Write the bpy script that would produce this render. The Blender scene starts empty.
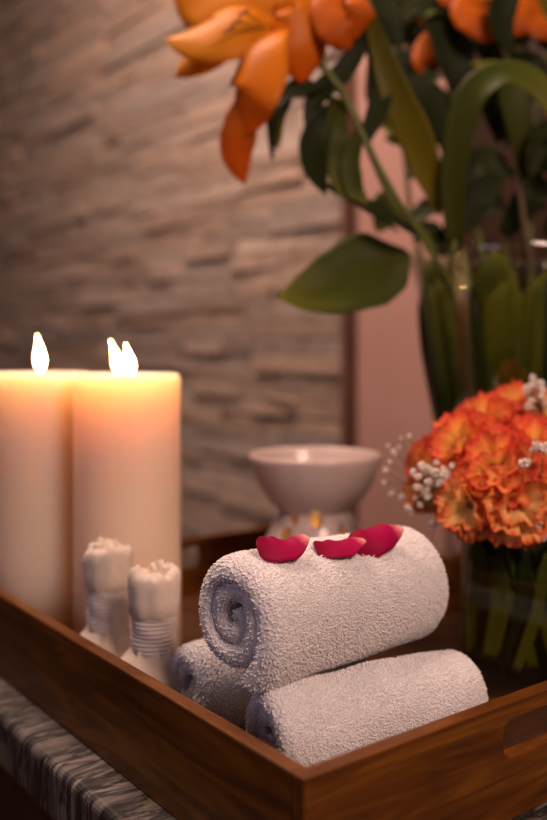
import bpy, bmesh, math, random
import numpy as np
from mathutils import Vector, Matrix, noise as mnoise

R = math.radians
S = 0.01                      # all helper lengths are centimetres
TABLE_Z = 50.0                # height of the stone table top above the floor (cm)
EYE = 28.0                    # camera height above the table top (cm)
sc = bpy.context.scene
col = sc.collection

# ------------------------------------------------------------------ camera
cam_d = bpy.data.cameras.new('camera')
cam = bpy.data.objects.new('camera', cam_d); col.objects.link(cam)
cam.location = (0, 0, (TABLE_Z + EYE) * S)
cam.rotation_euler = (R(90), 0, 0)
cam_d.sensor_fit = 'VERTICAL'
cam_d.sensor_height = 36.0
cam_d.lens = 36.0 * 900 / 820
cam_d.shift_y = -60.0 / 820
cam_d.clip_start = 0.01
cam_d.dof.use_dof = True
cam_d.dof.focus_distance = 0.565
cam_d.dof.aperture_fstop = 2.9
sc.camera = cam

# ------------------------------------------------------------------ exposure
sc.view_settings.view_transform = 'Standard'
sc.view_settings.look = 'None'
sc.view_settings.gamma = 1.0
sc.view_settings.use_curve_mapping = False
sc.view_settings.exposure = 0.1
sc.cycles.use_denoising = True
sc.cycles.max_bounces = 14
sc.cycles.transmission_bounces = 12
sc.cycles.transparent_max_bounces = 16
sc.cycles.caustics_refractive = True
sc.cycles.caustics_reflective = False
sc.cycles.sample_clamp_indirect = 6.0
sc.cycles.blur_glossy = 0.5

# ------------------------------------------------------------------ world
w = bpy.data.worlds.new('world'); sc.world = w; w.use_nodes = True
bgn = w.node_tree.nodes['Background']
bgn.inputs[0].default_value = (0.55, 0.36, 0.29, 1)
bgn.inputs[1].default_value = 0.07

# ------------------------------------------------------------------ lights of the room
def area(name, loc, target, size, power, color, size_y=None):
    d = bpy.data.lights.new(name, 'AREA'); d.size = size * S; d.energy = power; d.color = color
    if size_y: d.shape = 'RECTANGLE'; d.size_y = size_y * S
    o = bpy.data.objects.new(name, d); col.objects.link(o)
    L = Vector(loc) * S; L.z += TABLE_Z * S; T_ = Vector(target) * S; T_.z += TABLE_Z * S
    o.location = L
    o.rotation_euler = (T_ - L).to_track_quat('-Z', 'Y').to_euler()
    return o
# warm ceiling lamp in front and to the right, cool window far left behind the viewer, wall washer
area('ceiling_lamp', (58, -32, 102), (0, 60, 0), 40, 14.0, (1.0, 0.655, 0.53))
area('window_daylight', (-130, -90, 90), (-5, 60, 5), 90, 3.6, (0.78, 0.68, 1.0))
area('wall_washer', (-42, 105, 150), (2, 150, 28), 60, 25, (1.0, 0.66, 0.53))
area('pink_wall_lamp', (80, 60, 110), (30, 125, 30), 25, 1.5, (1.0, 0.64, 0.54))

# ------------------------------------------------------------------ frames
UX, UY = 0.798, 0.603         # along the short (handle) side of the tray
VX, VY = -0.603, 0.798        # along the long side of the tray
CX, CY = 1.5, 44.0            # outer near corner of the tray
YAW = math.atan2(UY, UX)
def T(u, v, z=0.0): return Vector((CX + u*UX + v*VX, CY + u*UY + v*VY, z))
def P(px, py, depth):         # a point of the place seen at a picture position, at a given distance
    return Vector(((px-273.5)/900*depth, depth, EYE + (350-py)/900*depth))
def world(p): return Vector((p[0]*S, p[1]*S, (p[2]+TABLE_Z)*S))

# ------------------------------------------------------------------ materials
MATS = {}
def nm(name):
    m = bpy.data.materials.new(name); m.use_nodes = True
    MATS[name] = m
    return m, m.node_tree.nodes, m.node_tree.links, m.node_tree.nodes['Principled BSDF']
def plain(name, c, rough=0.5, **kw):
    m, n, l, b = nm(name)
    b.inputs['Base Color'].default_value = (*c, 1); b.inputs['Roughness'].default_value = rough
    for k, v in kw.items(): b.inputs[k.replace('_', ' ')].default_value = v
    return m
def ramp(n, stops, interp='LINEAR'):
    r = n.new('ShaderNodeValToRGB'); r.color_ramp.interpolation = interp
    e = r.color_ramp.elements
    while len(e) > 1: e.remove(e[-1])
    e[0].position = stops[0][0]; e[0].color = (*stops[0][1], 1)
    for p, c in stops[1:]:
        x = e.new(p); x.color = (*c, 1)
    return r
def noise_tex(n, l, scale, detail=4, rough=0.55, vec=None, dist=0.0):
    t = n.new('ShaderNodeTexNoise'); t.inputs['Scale'].default_value = scale
    t.inputs['Detail'].default_value = detail; t.inputs['Roughness'].default_value = rough
    t.inputs['Distortion'].default_value = dist
    if vec is not None: l.new(vec, t.inputs['Vector'])
    return t
def mapping(n, l, kind='Object', scale=(1,1,1), rot=(0,0,0)):
    c = n.new('ShaderNodeTexCoord'); mp = n.new('ShaderNodeMapping')
    mp.inputs['Scale'].default_value = scale; mp.inputs['Rotation'].default_value = rot
    l.new(c.outputs[kind], mp.inputs['Vector']); return mp.outputs['Vector']
def bump(n, l, b, h, strength=0.3, dist=0.002):
    bp = n.new('ShaderNodeBump'); bp.inputs['Strength'].default_value = strength; bp.inputs['Distance'].default_value = dist
    l.new(h, bp.inputs['Height']); l.new(bp.outputs['Normal'], b.inputs['Normal'])
def mix(n, l, a, b_, fac, mode='MIX'):
    m = n.new('ShaderNodeMix'); m.data_type = 'RGBA'; m.blend_type = mode
    for s, v in ((m.inputs['Factor'], fac), (m.inputs['A'], a), (m.inputs['B'], b_)):
        if hasattr(v, 'links'): l.new(v, s)
        elif isinstance(v, (int, float)): s.default_value = v
        else: s.default_value = (*v, 1)
    return m.outputs['Result']

def wood(name, c1, c2, c3, rough=0.38, sc_=1.0):
    m, n, l, b = nm(name)
    v = mapping(n, l, 'Object', (4*sc_, 45*sc_, 45*sc_))
    t = noise_tex(n, l, 1.6, 6, 0.6, v, 1.2)
    r = ramp(n, [(0.3, c1), (0.5, c2), (0.7, c3)]); l.new(t.outputs['Fac'], r.inputs['Fac'])
    v2 = mapping(n, l, 'Object', (7, 14, 14)); t2 = noise_tex(n, l, 2.0, 3, 0.5, v2)
    r2 = ramp(n, [(0.28, (0.35, 0.3, 0.28)), (0.5, (1, 1, 1))]); l.new(t2.outputs['Fac'], r2.inputs['Fac'])
    l.new(mix(n, l, r.outputs['Color'], r2.outputs['Color'], 0.6, 'MULTIPLY'), b.inputs['Base Color'])
    b.inputs['Roughness'].default_value = rough
    b.inputs['Coat Weight'].default_value = 0.06; b.inputs['Coat Roughness'].default_value = 0.3; b.inputs['Specular IOR Level'].default_value = 0.3
    bump(n, l, b, t.outputs['Fac'], 0.25, 0.001)
    return m
M_tray = wood('tray_wood', (0.050, 0.014, 0.0015), (0.120, 0.037, 0.003), (0.23, 0.083, 0.007))
M_darkwood = wood('dark_wood', (0.018, 0.008, 0.004), (0.035, 0.015, 0.007), (0.055, 0.024, 0.011), 0.5)
M_base = wood('shaded_tray_wood', (0.03, 0.009, 0.002), (0.055, 0.018, 0.003), (0.085, 0.028, 0.005), 0.5)  # same wood as the tray, shade of its inside painted into the colour
M_floor = wood('floor_wood', (0.05, 0.022, 0.010), (0.09, 0.04, 0.018), (0.13, 0.06, 0.03), 0.5, 0.3)

def stone_table():
    m, n, l, b = nm('streaked_stone')
    v = mapping(n, l, 'Object', (4, 27, 4))
    t = noise_tex(n, l, 1.0, 8, 0.66, v, 1.2)
    r = ramp(n, [(0.30, (0.008, 0.007, 0.007)), (0.40, (0.035, 0.03, 0.028)), (0.47, (0.15, 0.13, 0.118)),
                 (0.53, (0.05, 0.045, 0.04)), (0.60, (0.23, 0.20, 0.18)), (0.68, (0.03, 0.027, 0.027)), (0.75, (0.13, 0.11, 0.10))])
    l.new(t.outputs['Fac'], r.inputs['Fac'])
    v2 = mapping(n, l, 'Object', (9, 9, 9)); t2 = noise_tex(n, l, 1.0, 3, 0.5, v2)
    r2 = ramp(n, [(0.58, (0, 0, 0)), (0.7, (1, 1, 1))]); l.new(t2.outputs['Fac'], r2.inputs['Fac'])
    c = mix(n, l, r.outputs['Color'], (0.20, 0.17, 0.075), r2.outputs['Color'])
    v3 = mapping(n, l, 'Object', (7, 34, 7)); t3 = noise_tex(n, l, 1.0, 5, 0.6, v3, 1.5)
    r3 = ramp(n, [(0.44, (1, 1, 1)), (0.475, (0.04, 0.04, 0.04)), (0.50, (0.04, 0.04, 0.04)), (0.53, (1, 1, 1))]); l.new(t3.outputs['Fac'], r3.inputs['Fac'])
    c = mix(n, l, c, r3.outputs['Color'], 0.9, 'MULTIPLY')
    l.new(c, b.inputs['Base Color']); b.inputs['Roughness'].default_value = 0.55
    bump(n, l, b, t.outputs['Fac'], 0.6, 0.002)
    return m
M_stone = stone_table()

def ledger():
    m, n, l, b = nm('ledger_stone')
    a = n.new('ShaderNodeVertexColor'); a.layer_name = 'tone'
    v = mapping(n, l, 'Object', (14, 40, 60)); t = noise_tex(n, l, 1.0, 6, 0.6, v, 0.6)
    r = ramp(n, [(0.25, (0.62, 0.60, 0.58)), (0.55, (1, 1, 1)), (0.8, (1.15, 1.08, 1.0))]); l.new(t.outputs['Fac'], r.inputs['Fac'])
    l.new(mix(n, l, a.outputs['Color'], r.outputs['Color'], 1.0, 'MULTIPLY'), b.inputs['Base Color'])
    b.inputs['Roughness'].default_value = 0.85
    bump(n, l, b, t.outputs['Fac'], 0.8, 0.006)
    return m
M_ledger = ledger()
def plaster():
    m, n, l, b = nm('pink_plaster')
    v = mapping(n, l, 'Object', (6, 6, 6)); t = noise_tex(n, l, 1.0, 5, 0.5, v)
    r = ramp(n, [(0.3, (0.42, 0.245, 0.20)), (0.7, (0.48, 0.285, 0.235))]); l.new(t.outputs['Fac'], r.inputs['Fac'])
    l.new(r.outputs['Color'], b.inputs['Base Color']); b.inputs['Roughness'].default_value = 0.7
    bump(n, l, b, t.outputs['Fac'], 0.1, 0.001); return m
M_plaster = plaster()
M_trim = plain('brown_trim', (0.16, 0.085, 0.06), 0.6)

def wax():
    m, n, l, b = nm('candle_wax')
    b.inputs['Base Color'].default_value = (0.89, 0.67, 0.51, 1); b.inputs['Roughness'].default_value = 0.42
    b.inputs['Subsurface Weight'].default_value = 1.0
    b.inputs['Subsurface Radius'].default_value = (1.0, 0.72, 0.42)
    b.inputs['Subsurface Scale'].default_value = 0.09
    v = mapping(n, l, 'Object', (20, 20, 8)); t = noise_tex(n, l, 1.0, 2, 0.5, v); bump(n, l, b, t.outputs['Fac'], 0.12, 0.002)
    return m
M_wax = wax()
def emit(name, c, s):
    m = bpy.data.materials.new(name); m.use_nodes = True; n = m.node_tree.nodes
    n.clear(); e = n.new('ShaderNodeEmission'); o = n.new('ShaderNodeOutputMaterial')
    e.inputs[0].default_value = (*c, 1); e.inputs[1].default_value = s
    m.node_tree.links.new(e.outputs[0], o.inputs[0]); return m
M_flame = emit('candle_flame', (1.0, 0.53, 0.20), 80)
M_tflame = emit('tealight_flame', (1.0, 0.42, 0.10), 26)
M_wick = plain('burnt_wick', (0.02, 0.015, 0.012), 0.9)

def terry():
    m, n, l, b = nm('white_terry')
    v = mapping(n, l, 'Object', (90, 90, 90)); t = noise_tex(n, l, 1.0, 3, 0.5, v)
    r = ramp(n, [(0.3, (0.84, 0.80, 0.80)), (0.7, (0.91, 0.88, 0.88))]); l.new(t.outputs['Fac'], r.inputs['Fac'])
    l.new(r.outputs['Color'], b.inputs['Base Color']); b.inputs['Roughness'].default_value = 0.95
    b.inputs['Sheen Weight'].default_value = 0.3; b.inputs['Sheen Roughness'].default_value = 0.5
    b.inputs['Specular IOR Level'].default_value = 0.1
    b.inputs['Subsurface Weight'].default_value = 0.6; b.inputs['Subsurface Radius'].default_value = (1, .85, .8); b.inputs['Subsurface Scale'].default_value = 0.003
    return m
M_terry = terry()
def cotton(name, c, rib=False):
    m, n, l, b = nm(name)
    v = mapping(n, l, 'Object', (150, 150, 900 if rib else 150)); t = noise_tex(n, l, 1.0, 3, 0.5, v)
    r = ramp(n, [(0.3, tuple(x*0.88 for x in c)), (0.7, c)]); l.new(t.outputs['Fac'], r.inputs['Fac'])
    l.new(r.outputs['Color'], b.inputs['Base Color']); b.inputs['Roughness'].default_value = 0.9
    bump(n, l, b, t.outputs['Fac'], 0.5, 0.001); return m
M_cotton = cotton('cream_cotton', (0.70, 0.60, 0.50))
M_cord = cotton('white_cord', (0.68, 0.61, 0.57), True)
M_ceramic = plain('grey_pink_ceramic', (0.56, 0.46, 0.42), 0.3, Coat_Weight=0.3)
M_metal = plain('tin_cup', (0.6, 0.58, 0.55), 0.35, Metallic=1.0)

def petal_mat(name, stops, rough=0.5, trans=0.25, streak=30, nz=0.12, sheen=0.0):
    """colour runs along the petal (uv.x), with streaks"""
    m, n, l, b = nm(name)
    uv = n.new('ShaderNodeUVMap'); uv.uv_map = 'UVMap'
    mp = n.new('ShaderNodeMapping'); mp.inputs['Scale'].default_value = (2.0, streak, 1); l.new(uv.outputs[0], mp.inputs['Vector'])
    t = noise_tex(n, l, 1.0, 3, 0.5, mp.outputs['Vector'])
    sx = n.new('ShaderNodeSeparateXYZ'); l.new(uv.outputs[0], sx.inputs[0])
    ma = n.new('ShaderNodeMath'); ma.operation = 'MULTIPLY_ADD'; l.new(t.outputs['Fac'], ma.inputs[0]); ma.inputs[1].default_value = nz*2; l.new(sx.outputs[0], ma.inputs[2])
    mb = n.new('ShaderNodeMath'); mb.operation = 'SUBTRACT'; l.new(ma.outputs[0], mb.inputs[0]); mb.inputs[1].default_value = nz
    r = ramp(n, stops); l.new(mb.outputs[0], r.inputs['Fac'])
    l.new(r.outputs['Color'], b.inputs['Base Color']); b.inputs['Roughness'].default_value = rough
    b.inputs['Sheen Weight'].default_value = sheen; b.inputs['Specular IOR Level'].default_value = 0.14
    bump(n, l, b, t.outputs['Fac'], 0.25, 0.001)
    tr = n.new('ShaderNodeBsdfTranslucent'); l.new(r.outputs['Color'], tr.inputs[0])
    mx = n.new('ShaderNodeMixShader'); mx.inputs[0].default_value = trans
    out = [x for x in n if x.type == 'OUTPUT_MATERIAL'][0]
    l.new(b.outputs[0], mx.inputs[1]); l.new(tr.outputs[0], mx.inputs[2]); l.new(mx.outputs[0], out.inputs[0])
    return m
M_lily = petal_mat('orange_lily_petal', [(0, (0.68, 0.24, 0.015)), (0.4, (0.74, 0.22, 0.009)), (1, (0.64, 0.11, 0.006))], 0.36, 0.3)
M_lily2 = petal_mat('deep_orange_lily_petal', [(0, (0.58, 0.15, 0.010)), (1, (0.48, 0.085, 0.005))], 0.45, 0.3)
M_lilyY = petal_mat('amber_lily_petal', [(0, (0.66, 0.22, 0.012)), (0.6, (0.70, 0.25, 0.012)), (1, (0.74, 0.30, 0.015))], 0.42, 0.3)
M_carn = petal_mat('carnation_petal', [(0, (0.92, 0.72, 0.22)), (0.6, (0.95, 0.61, 0.15)), (0.86, (0.92, 0.33, 0.09)), (1, (0.80, 0.08, 0.06))], 0.6, 0.35, 16, 0.2)
M_carnY = petal_mat('yellow_carnation_petal', [(0, (0.93, 0.78, 0.34)), (0.74, (0.95, 0.68, 0.24)), (0.93, (0.92, 0.36, 0.12)), (1, (0.74, 0.10, 0.03))], 0.6, 0.25, 16, 0.2)
M_rose = petal_mat('magenta_petal', [(0, (0.85, 0.50, 0.42)), (0.08, (0.70, 0.16, 0.20)), (0.17, (0.42, 0.002, 0.075)), (1, (0.24, 0.001, 0.028))], 0.6, 0.15, 12, 0.05)
M_gyp = plain('white_blossom', (0.82, 0.74, 0.66), 0.8)
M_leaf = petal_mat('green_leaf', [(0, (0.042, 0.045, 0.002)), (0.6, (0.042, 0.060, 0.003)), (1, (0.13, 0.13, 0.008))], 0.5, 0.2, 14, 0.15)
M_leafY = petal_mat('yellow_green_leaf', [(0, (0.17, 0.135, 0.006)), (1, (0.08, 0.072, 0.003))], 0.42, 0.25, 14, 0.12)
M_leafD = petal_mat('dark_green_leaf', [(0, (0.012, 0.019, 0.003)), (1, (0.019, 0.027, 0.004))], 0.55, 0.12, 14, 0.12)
M_leafV = petal_mat('lightened_olive_leaf', [(0, (0.20, 0.175, 0.025)), (1, (0.085, 0.10, 0.010))], 0.45, 0.3, 14, 0.12)  # leaf green painted lighter, in place of light missing inside the vases
M_stem = plain('green_stem', (0.10, 0.12, 0.018), 0.5)
M_stemB = plain('brown_stem', (0.10, 0.06, 0.025), 0.6)
M_anther = plain('anther', (0.25, 0.07, 0.02), 0.8)
def clear(name, tint, refl, rough):
    """thin clear glass: light goes straight through, the surface mirrors by its fresnel"""
    m = bpy.data.materials.new(name); m.use_nodes = True; n, l = m.node_tree.nodes, m.node_tree.links; n.clear()
    o = n.new('ShaderNodeOutputMaterial'); t = n.new('ShaderNodeBsdfTransparent'); g = n.new('ShaderNodeBsdfGlossy')
    lw = n.new('ShaderNodeLayerWeight'); lw.inputs['Blend'].default_value = 0.5; x = n.new('ShaderNodeMixShader')
    pw = n.new('ShaderNodeMath'); pw.operation = 'POWER'; l.new(lw.outputs['Facing'], pw.inputs[0]); pw.inputs[1].default_value = 5
    f = n.new('ShaderNodeMath'); f.operation = 'MULTIPLY_ADD'; l.new(pw.outputs[0], f.inputs[0]); f.inputs[1].default_value = 1-refl; f.inputs[2].default_value = refl
    t.inputs[0].default_value = (*tint, 1); g.inputs['Roughness'].default_value = rough
    l.new(f.outputs[0], x.inputs[0]); l.new(t.outputs[0], x.inputs[1]); l.new(g.outputs[0], x.inputs[2]); l.new(x.outputs[0], o.inputs[0])
    return m
M_glass = clear('clear_glass', (0.93, 0.96, 0.91), 0.06, 0.01)
M_water = clear('water', (0.84, 0.88, 0.68), 0.003, 0.02)

# ------------------------------------------------------------------ object helpers
def tag(o, label=None, cat=None, group=None, kind=None):
    for k, v in (('label', label), ('category', cat), ('group', group), ('kind', kind)):
        if v: o[k] = v
    return o
def empty(name, p, label, cat, group=None):
    o = bpy.data.objects.new(name, None); col.objects.link(o); o.empty_display_size = 0.02
    o.location = world(p); return tag(o, label, cat, group)
def link(name, me, mat, parent=None):
    o = bpy.data.objects.new(name, me); col.objects.link(o)
    if mat: me.materials.append(mat)
    if parent: o.parent = parent
    return o
def origin_of(parent):
    o = Vector((0, 0, 0))
    while parent: o += parent.location; parent = parent.parent
    return o
def mesh(name, verts, faces, mat, parent=None, base=None, uv=None, smooth=True, solid=0, sub=0):
    """verts in cm (table frame); base = thing's base point (cm)"""
    org = origin_of(parent)
    off = Vector((0, 0, 0))
    if parent is None and base is not None: off = world(base)
    o_ = org if parent else off
    a = np.array([tuple(v) for v in verts], dtype=float)
    a = a * S; a[:, 2] += TABLE_Z * S
    a -= np.array(o_)
    me = bpy.data.meshes.new(name); me.from_pydata(a.tolist(), [], faces)
    if uv is not None:
        ul = me.uv_layers.new(name='UVMap')
        for lp in me.loops: ul.data[lp.index].uv = uv[lp.vertex_index]
    if smooth: me.polygons.foreach_set('use_smooth', [True]*len(me.polygons))
    me.update()
    o = link(name, me, mat, parent)
    if parent is None: o.location = off
    if sub:
        s = o.modifiers.new('sub', 'SUBSURF'); s.levels = sub; s.render_levels = sub
    if solid:
        s = o.modifiers.new('solid', 'SOLIDIFY'); s.thickness = solid * S; s.offset = 0
    return o
def box_geo(c, sx, sy, sz, yaw=0.0):
    c = Vector(c); m = Matrix.Rotation(yaw, 3, 'Z'); vs = []
    for x in (-1, 1):
        for y in (-1, 1):
            for z in (-1, 1): vs.append(c + m @ Vector((x*sx/2, y*sy/2, z*sz/2)))
    fs = [(0,1,3,2),(4,6,7,5),(0,4,5,1),(2,3,7,6),(0,2,6,4),(1,5,7,3)]
    return vs, fs
def join_geo(parts):
    V, F = [], []
    for v, f in parts:
        k = len(V); V += list(v); F += [tuple(i+k for i in q) for q in f]
    return V, F
def lathe(c, prof, n=48, close=False, wob=None):
    V, F = [], []
    for k, (r, z) in enumerate(prof):
        for i in range(n):
            a = 2*math.pi*i/n; rr = r if wob is None else r + wob(a, k)
            V.append((c[0]+rr*math.cos(a), c[1]+rr*math.sin(a), c[2]+z))
    m = len(prof)
    for k in range(m-1 if not close else m):
        for i in range(n):
            j = (i+1) % n; k2 = (k+1) % m
            F.append((k*n+i, k*n+j, k2*n+j, k2*n+i))
    if not close:
        F.append(tuple(reversed(range(n)))); F.append(tuple((m-1)*n+i for i in range(n)))
    return V, F
def catmull(pts, n):
    pts = [Vector(p) for p in pts]
    q = [2*pts[0]-pts[1]] + pts + [2*pts[-1]-pts[-2]]
    out = []
    segs = len(pts)-1
    for i in range(n+1):
        t = i/n*segs; k = min(int(t), segs-1); f = t-k
        a, b, c, d = q[k:k+4]
        out.append(0.5*((2*b) + (c-a)*f + (2*a-5*b+4*c-d)*f*f + (3*b-a-3*c+d)*f**3))
    return out
def tube_geo(pts, r, n=8, res=None):
    pts = catmull(pts, res or max(4, 6*(len(pts)-1)))
    V, F = [], []
    m = len(pts); prev = None
    for k, p in enumerate(pts):
        d = (pts[min(k+1, m-1)] - pts[max(k-1, 0)]).normalized()
        if prev is None:
            prev = d.orthogonal().normalized()
        s = (prev - d*prev.dot(d)).normalized(); t = d.cross(s); prev = s
        rr = r if not callable(r) else r(k/(m-1))
        for i in range(n):
            a = 2*math.pi*i/n; V.append(p + (s*math.cos(a)+t*math.sin(a))*rr)
    for k in range(m-1):
        for i in range(n):
            j = (i+1) % n; F.append((k*n+i, k*n+j, (k+1)*n+j, (k+1)*n+i))
    F.append(tuple(reversed(range(n)))); F.append(tuple((m-1)*n+i for i in range(n)))
    return V, F
LEAFW = [(0, .12), (.08, .35), (.25, .85), (.45, 1), (.7, .78), (.88, .4), (1, .02)]
BLADEW = [(0, .45), (.2, .8), (.5, 1), (.8, .75), (.93, .4), (1, .03)]
def prof(tab, t):
    return float(np.interp(t, [a for a, _ in tab], [b for _, b in tab]))
def blade_geo(pts, width, face, tab=LEAFW, cup=0.12, ruf=0.0, nl=22, nw=8, seed=0, twist=0.0, notch=0.0):
    """a leaf or petal along pts; its blade faces roughly towards 'face'"""
    c = catmull(pts, nl); V, F, U = [], [], []
    face = Vector(face).normalized(); rnd = random.Random(seed)
    ph = [rnd.uniform(0, 6.28) for _ in range(3)]
    for k, p in enumerate(c):
        t = k/nl
        d = (c[min(k+1, nl)] - c[max(k-1, 0)]).normalized()
        side = d.cross(face)
        if side.length < .15: side = d.orthogonal()
        side.normalize(); nrm = side.cross(d).normalized()
        a = twist*t; side, nrm = side*math.cos(a)+nrm*math.sin(a), nrm*math.cos(a)-side*math.sin(a)
        hw = width/2*prof(tab, t)
        for i in range(nw+1):
            s = -1+2*i/nw
            z = cup*width*(s*s) * prof(tab, t) + ruf*abs(s)*math.sin(t*14+ph[0]+(0 if s < 0 else ph[1]))*width
            sh = -notch*width*(1-abs(s))*(t**6)
            V.append(p + side*(s*hw) + nrm*z + d*sh); U.append((t, i/nw))
    for k in range(nl):
        for i in range(nw):
            a = k*(nw+1)+i; F.append((a, a+1, a+nw+2, a+nw+1))
    return V, F, U
def blade(name, pts, width, face, mat, parent, thick=0.05, **kw):
    V, F, U = blade_geo(pts, width, face, **kw)
    return mesh(name, V, F, mat, parent, uv=U, solid=thick)
def bevel(o, w_, seg=2):
    b = o.modifiers.new('bevel', 'BEVEL'); b.width = w_*S; b.segments = seg; b.limit_method = 'ANGLE'; b.angle_limit = R(35)
    return o
def bake(o):
    """apply the modifiers of a mesh object"""
    dg = bpy.context.evaluated_depsgraph_get(); dg.update()
    me = bpy.data.meshes.new_from_object(o.evaluated_get(dg)); o.modifiers.clear(); o.data = me
def frame_box(name, centre, sx, sy, sz, mat, parent, yaw=YAW, bev=0.12):
    """a board with its own axes, so that grain runs along it"""
    vs, fs = box_geo((0, 0, 0), sx*S, sy*S, sz*S)
    me = bpy.data.meshes.new(name); me.from_pydata([tuple(v) for v in vs], [], fs)
    bm = bmesh.new(); bm.from_mesh(me); bmesh.ops.recalc_face_normals(bm, faces=bm.faces); bm.to_mesh(me); bm.free()
    o = link(name, me, mat, parent)
    o.location = world(centre) - origin_of(parent); o.rotation_euler = (0, 0, yaw)
    if bev: bevel(o, bev)
    return o

# ================================================================== THE SETTING
def room():
    # floor
    V, F = box_geo((0, 120, -TABLE_Z-1), 700, 800, 2, 0)
    tag(mesh('floor', V, F, M_floor, smooth=False), kind='structure')
    # ledger stone wall: strips laid in courses, plane u = D
    D = 95.0; rnd = random.Random(4)
    def A(v, z, out=0): return Vector(((D-out)*UX + v*VX, (D-out)*UY + v*VY, z))
    parts, tones = [], []
    z = -TABLE_Z
    while z < 185:
        h = rnd.choice((2.2, 2.6, 3.2, 4.0)); v = 106.5 - rnd.uniform(0, 1)
        first = True
        while v < 345:
            ln = rnd.uniform(10, 34); out = rnd.uniform(0.2, 1.5); v2 = min(v+ln, 346)
            if first: v = 106.3; first = False
            # a stone with a tilted split face
            o1, o2, o3, o4 = [out + rnd.uniform(-.4, .4) for _ in range(4)]
            a = [A(v, z, -3), A(v2-.15, z, -3), A(v2-.15, z+h-.15, -3), A(v, z+h-.15, -3),
                 A(v, z, max(0, o1)), A(v2-.15, z, max(0, o2)), A(v2-.15, z+h-.15, max(0, o3)), A(v, z+h-.15, max(0, o4))]
            parts.append((a, [(0,1,2,3),(4,7,6,5),(0,4,5,1),(1,5,6,2),(2,6,7,3),(3,7,4,0)]))
            g = rnd.uniform(.78, 1.1); wr = rnd.uniform(-.03, .03)
            tones.append((0.40*g+wr, 0.315*g, 0.255*g-wr*.6, 1)); v = v2
        z += h
    V, F = join_geo(parts)
    o = mesh('wall_back', V, F, M_ledger, smooth=False)
    ca = o.data.color_attributes.new('tone', 'FLOAT_COLOR', 'POINT')
    ca.data.foreach_set('color', [c for t in tones for _ in range(8) for c in t])
    tag(o, kind='structure')
    # pink plaster section and dark panelled section to its right
    V, F = box_geo(A(96.5, 67.5, -4), 6, 19.6, 235, YAW)
    tag(mesh('wall_right', V, F, M_plaster, smooth=False), kind='structure')
    V, F = box_geo(A(105.9, 67.5, .2), 2.4, 1.1, 235, YAW)
    tag(mesh('trim_1', V, F, M_trim, smooth=False), kind='structure')
    parts = [box_geo(A(16.5, 67.5, -6), 4, 140, 235, YAW)]
    for k in range(12): parts.append(box_geo(A(80-k*11.5, 67.5, -3.4), 1.6, 10.6, 235, YAW))
    V, F = join_geo(parts)
    tag(mesh('wall_side', V, F, M_darkwood, smooth=False), kind='structure')
room()

# table: streaked stone slab on a dark wooden bench
def table():
    u0, u1, v0, v1 = -3.0, 66, -22, 58
    t = empty('table', T((u0+u1)/2, (v0+v1)/2, -TABLE_Z), 'low table with a grey streaked stone top under the wooden tray', 'table')
    o = frame_box('table_top', T((u0+u1)/2, (v0+v1)/2, -2.0), u1-u0, v1-v0, 4.0, M_stone, t, bev=.6)
    o.modifiers['bevel'].segments = 4
    frame_box('apron', T((u0+u1)/2, (v0+v1)/2, -9.0), u1-u0-6, v1-v0-6, 10.0, M_darkwood, t)
    for a in (u0+7, u1-7):
        for b in (v0+7, v1-7):
            frame_box('leg', T(a, b, -14-(TABLE_Z-14)/2), 6, 6, TABLE_Z-14, M_darkwood, t)
table()

# ------------------------------------------------------------------ tray
TW, TL, TH = 42.0, 52.2, 7.0
def tray():
    t = empty('serving_tray', T(TW/2, TL/2, 0), 'brown wooden serving tray with raised sides and a slot handle on its near end', 'tray')
    frame_box('base', T(TW/2, TL/2, .5), TW-2, TL-2, 1.0, M_base, t, bev=0)
    for u in (.5, TW-.5):
        frame_box('side_panel', T(u, TL/2, TH/2), TL-2.02, 1.0, TH, M_tray, t, YAW+math.pi/2, .13)
    for v in (.5, TL-.5):
        o = frame_box('end_panel', T(TW/2, v, TH/2), TW, 1.0, TH, M_tray, t, YAW, 0)
        # slot handle
        hw, hh, zc = 5.8, 1.1, TH/2-2.15
        V = []; n = 8
        for k in range(4):
            cx = (hw-.8)*(1 if k in (0, 3) else -1); cz = (hh-.8)*(1 if k in (0, 1) else -1)
            for i in range(n+1):
                a = k*math.pi/2 + math.pi/2*i/n; V.append((cx+.8*math.cos(a), cz+.8*math.sin(a)))
        m = len(V); vs = [(x*S, -2*S, (z+zc)*S) for x, z in V] + [(x*S, 2*S, (z+zc)*S) for x, z in V]
        fs = [tuple(range(m)), tuple(reversed(range(m, 2*m)))] + [(i, i+m, (i+1) % m+m, (i+1) % m) for i in range(m)]
        me = bpy.data.meshes.new('cut'); me.from_pydata(vs, [], fs)
        bm = bmesh.new(); bm.from_mesh(me); bmesh.ops.recalc_face_normals(bm, faces=bm.faces); bm.to_mesh(me); bm.free()
        c = bpy.data.objects.new('cut', me); col.objects.link(c); c.matrix_world = Matrix.Translation(world(T(TW/2, v, TH/2))) @ Matrix.Rotation(YAW, 4, 'Z')
        bpy.context.view_layer.update()
        b = o.modifiers.new('b', 'BOOLEAN'); b.object = c; b.operation = 'DIFFERENCE'; b.solver = 'EXACT'
        bevel(o, .14, 3); bake(o)
        bpy.data.objects.remove(c)
tray()

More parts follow.
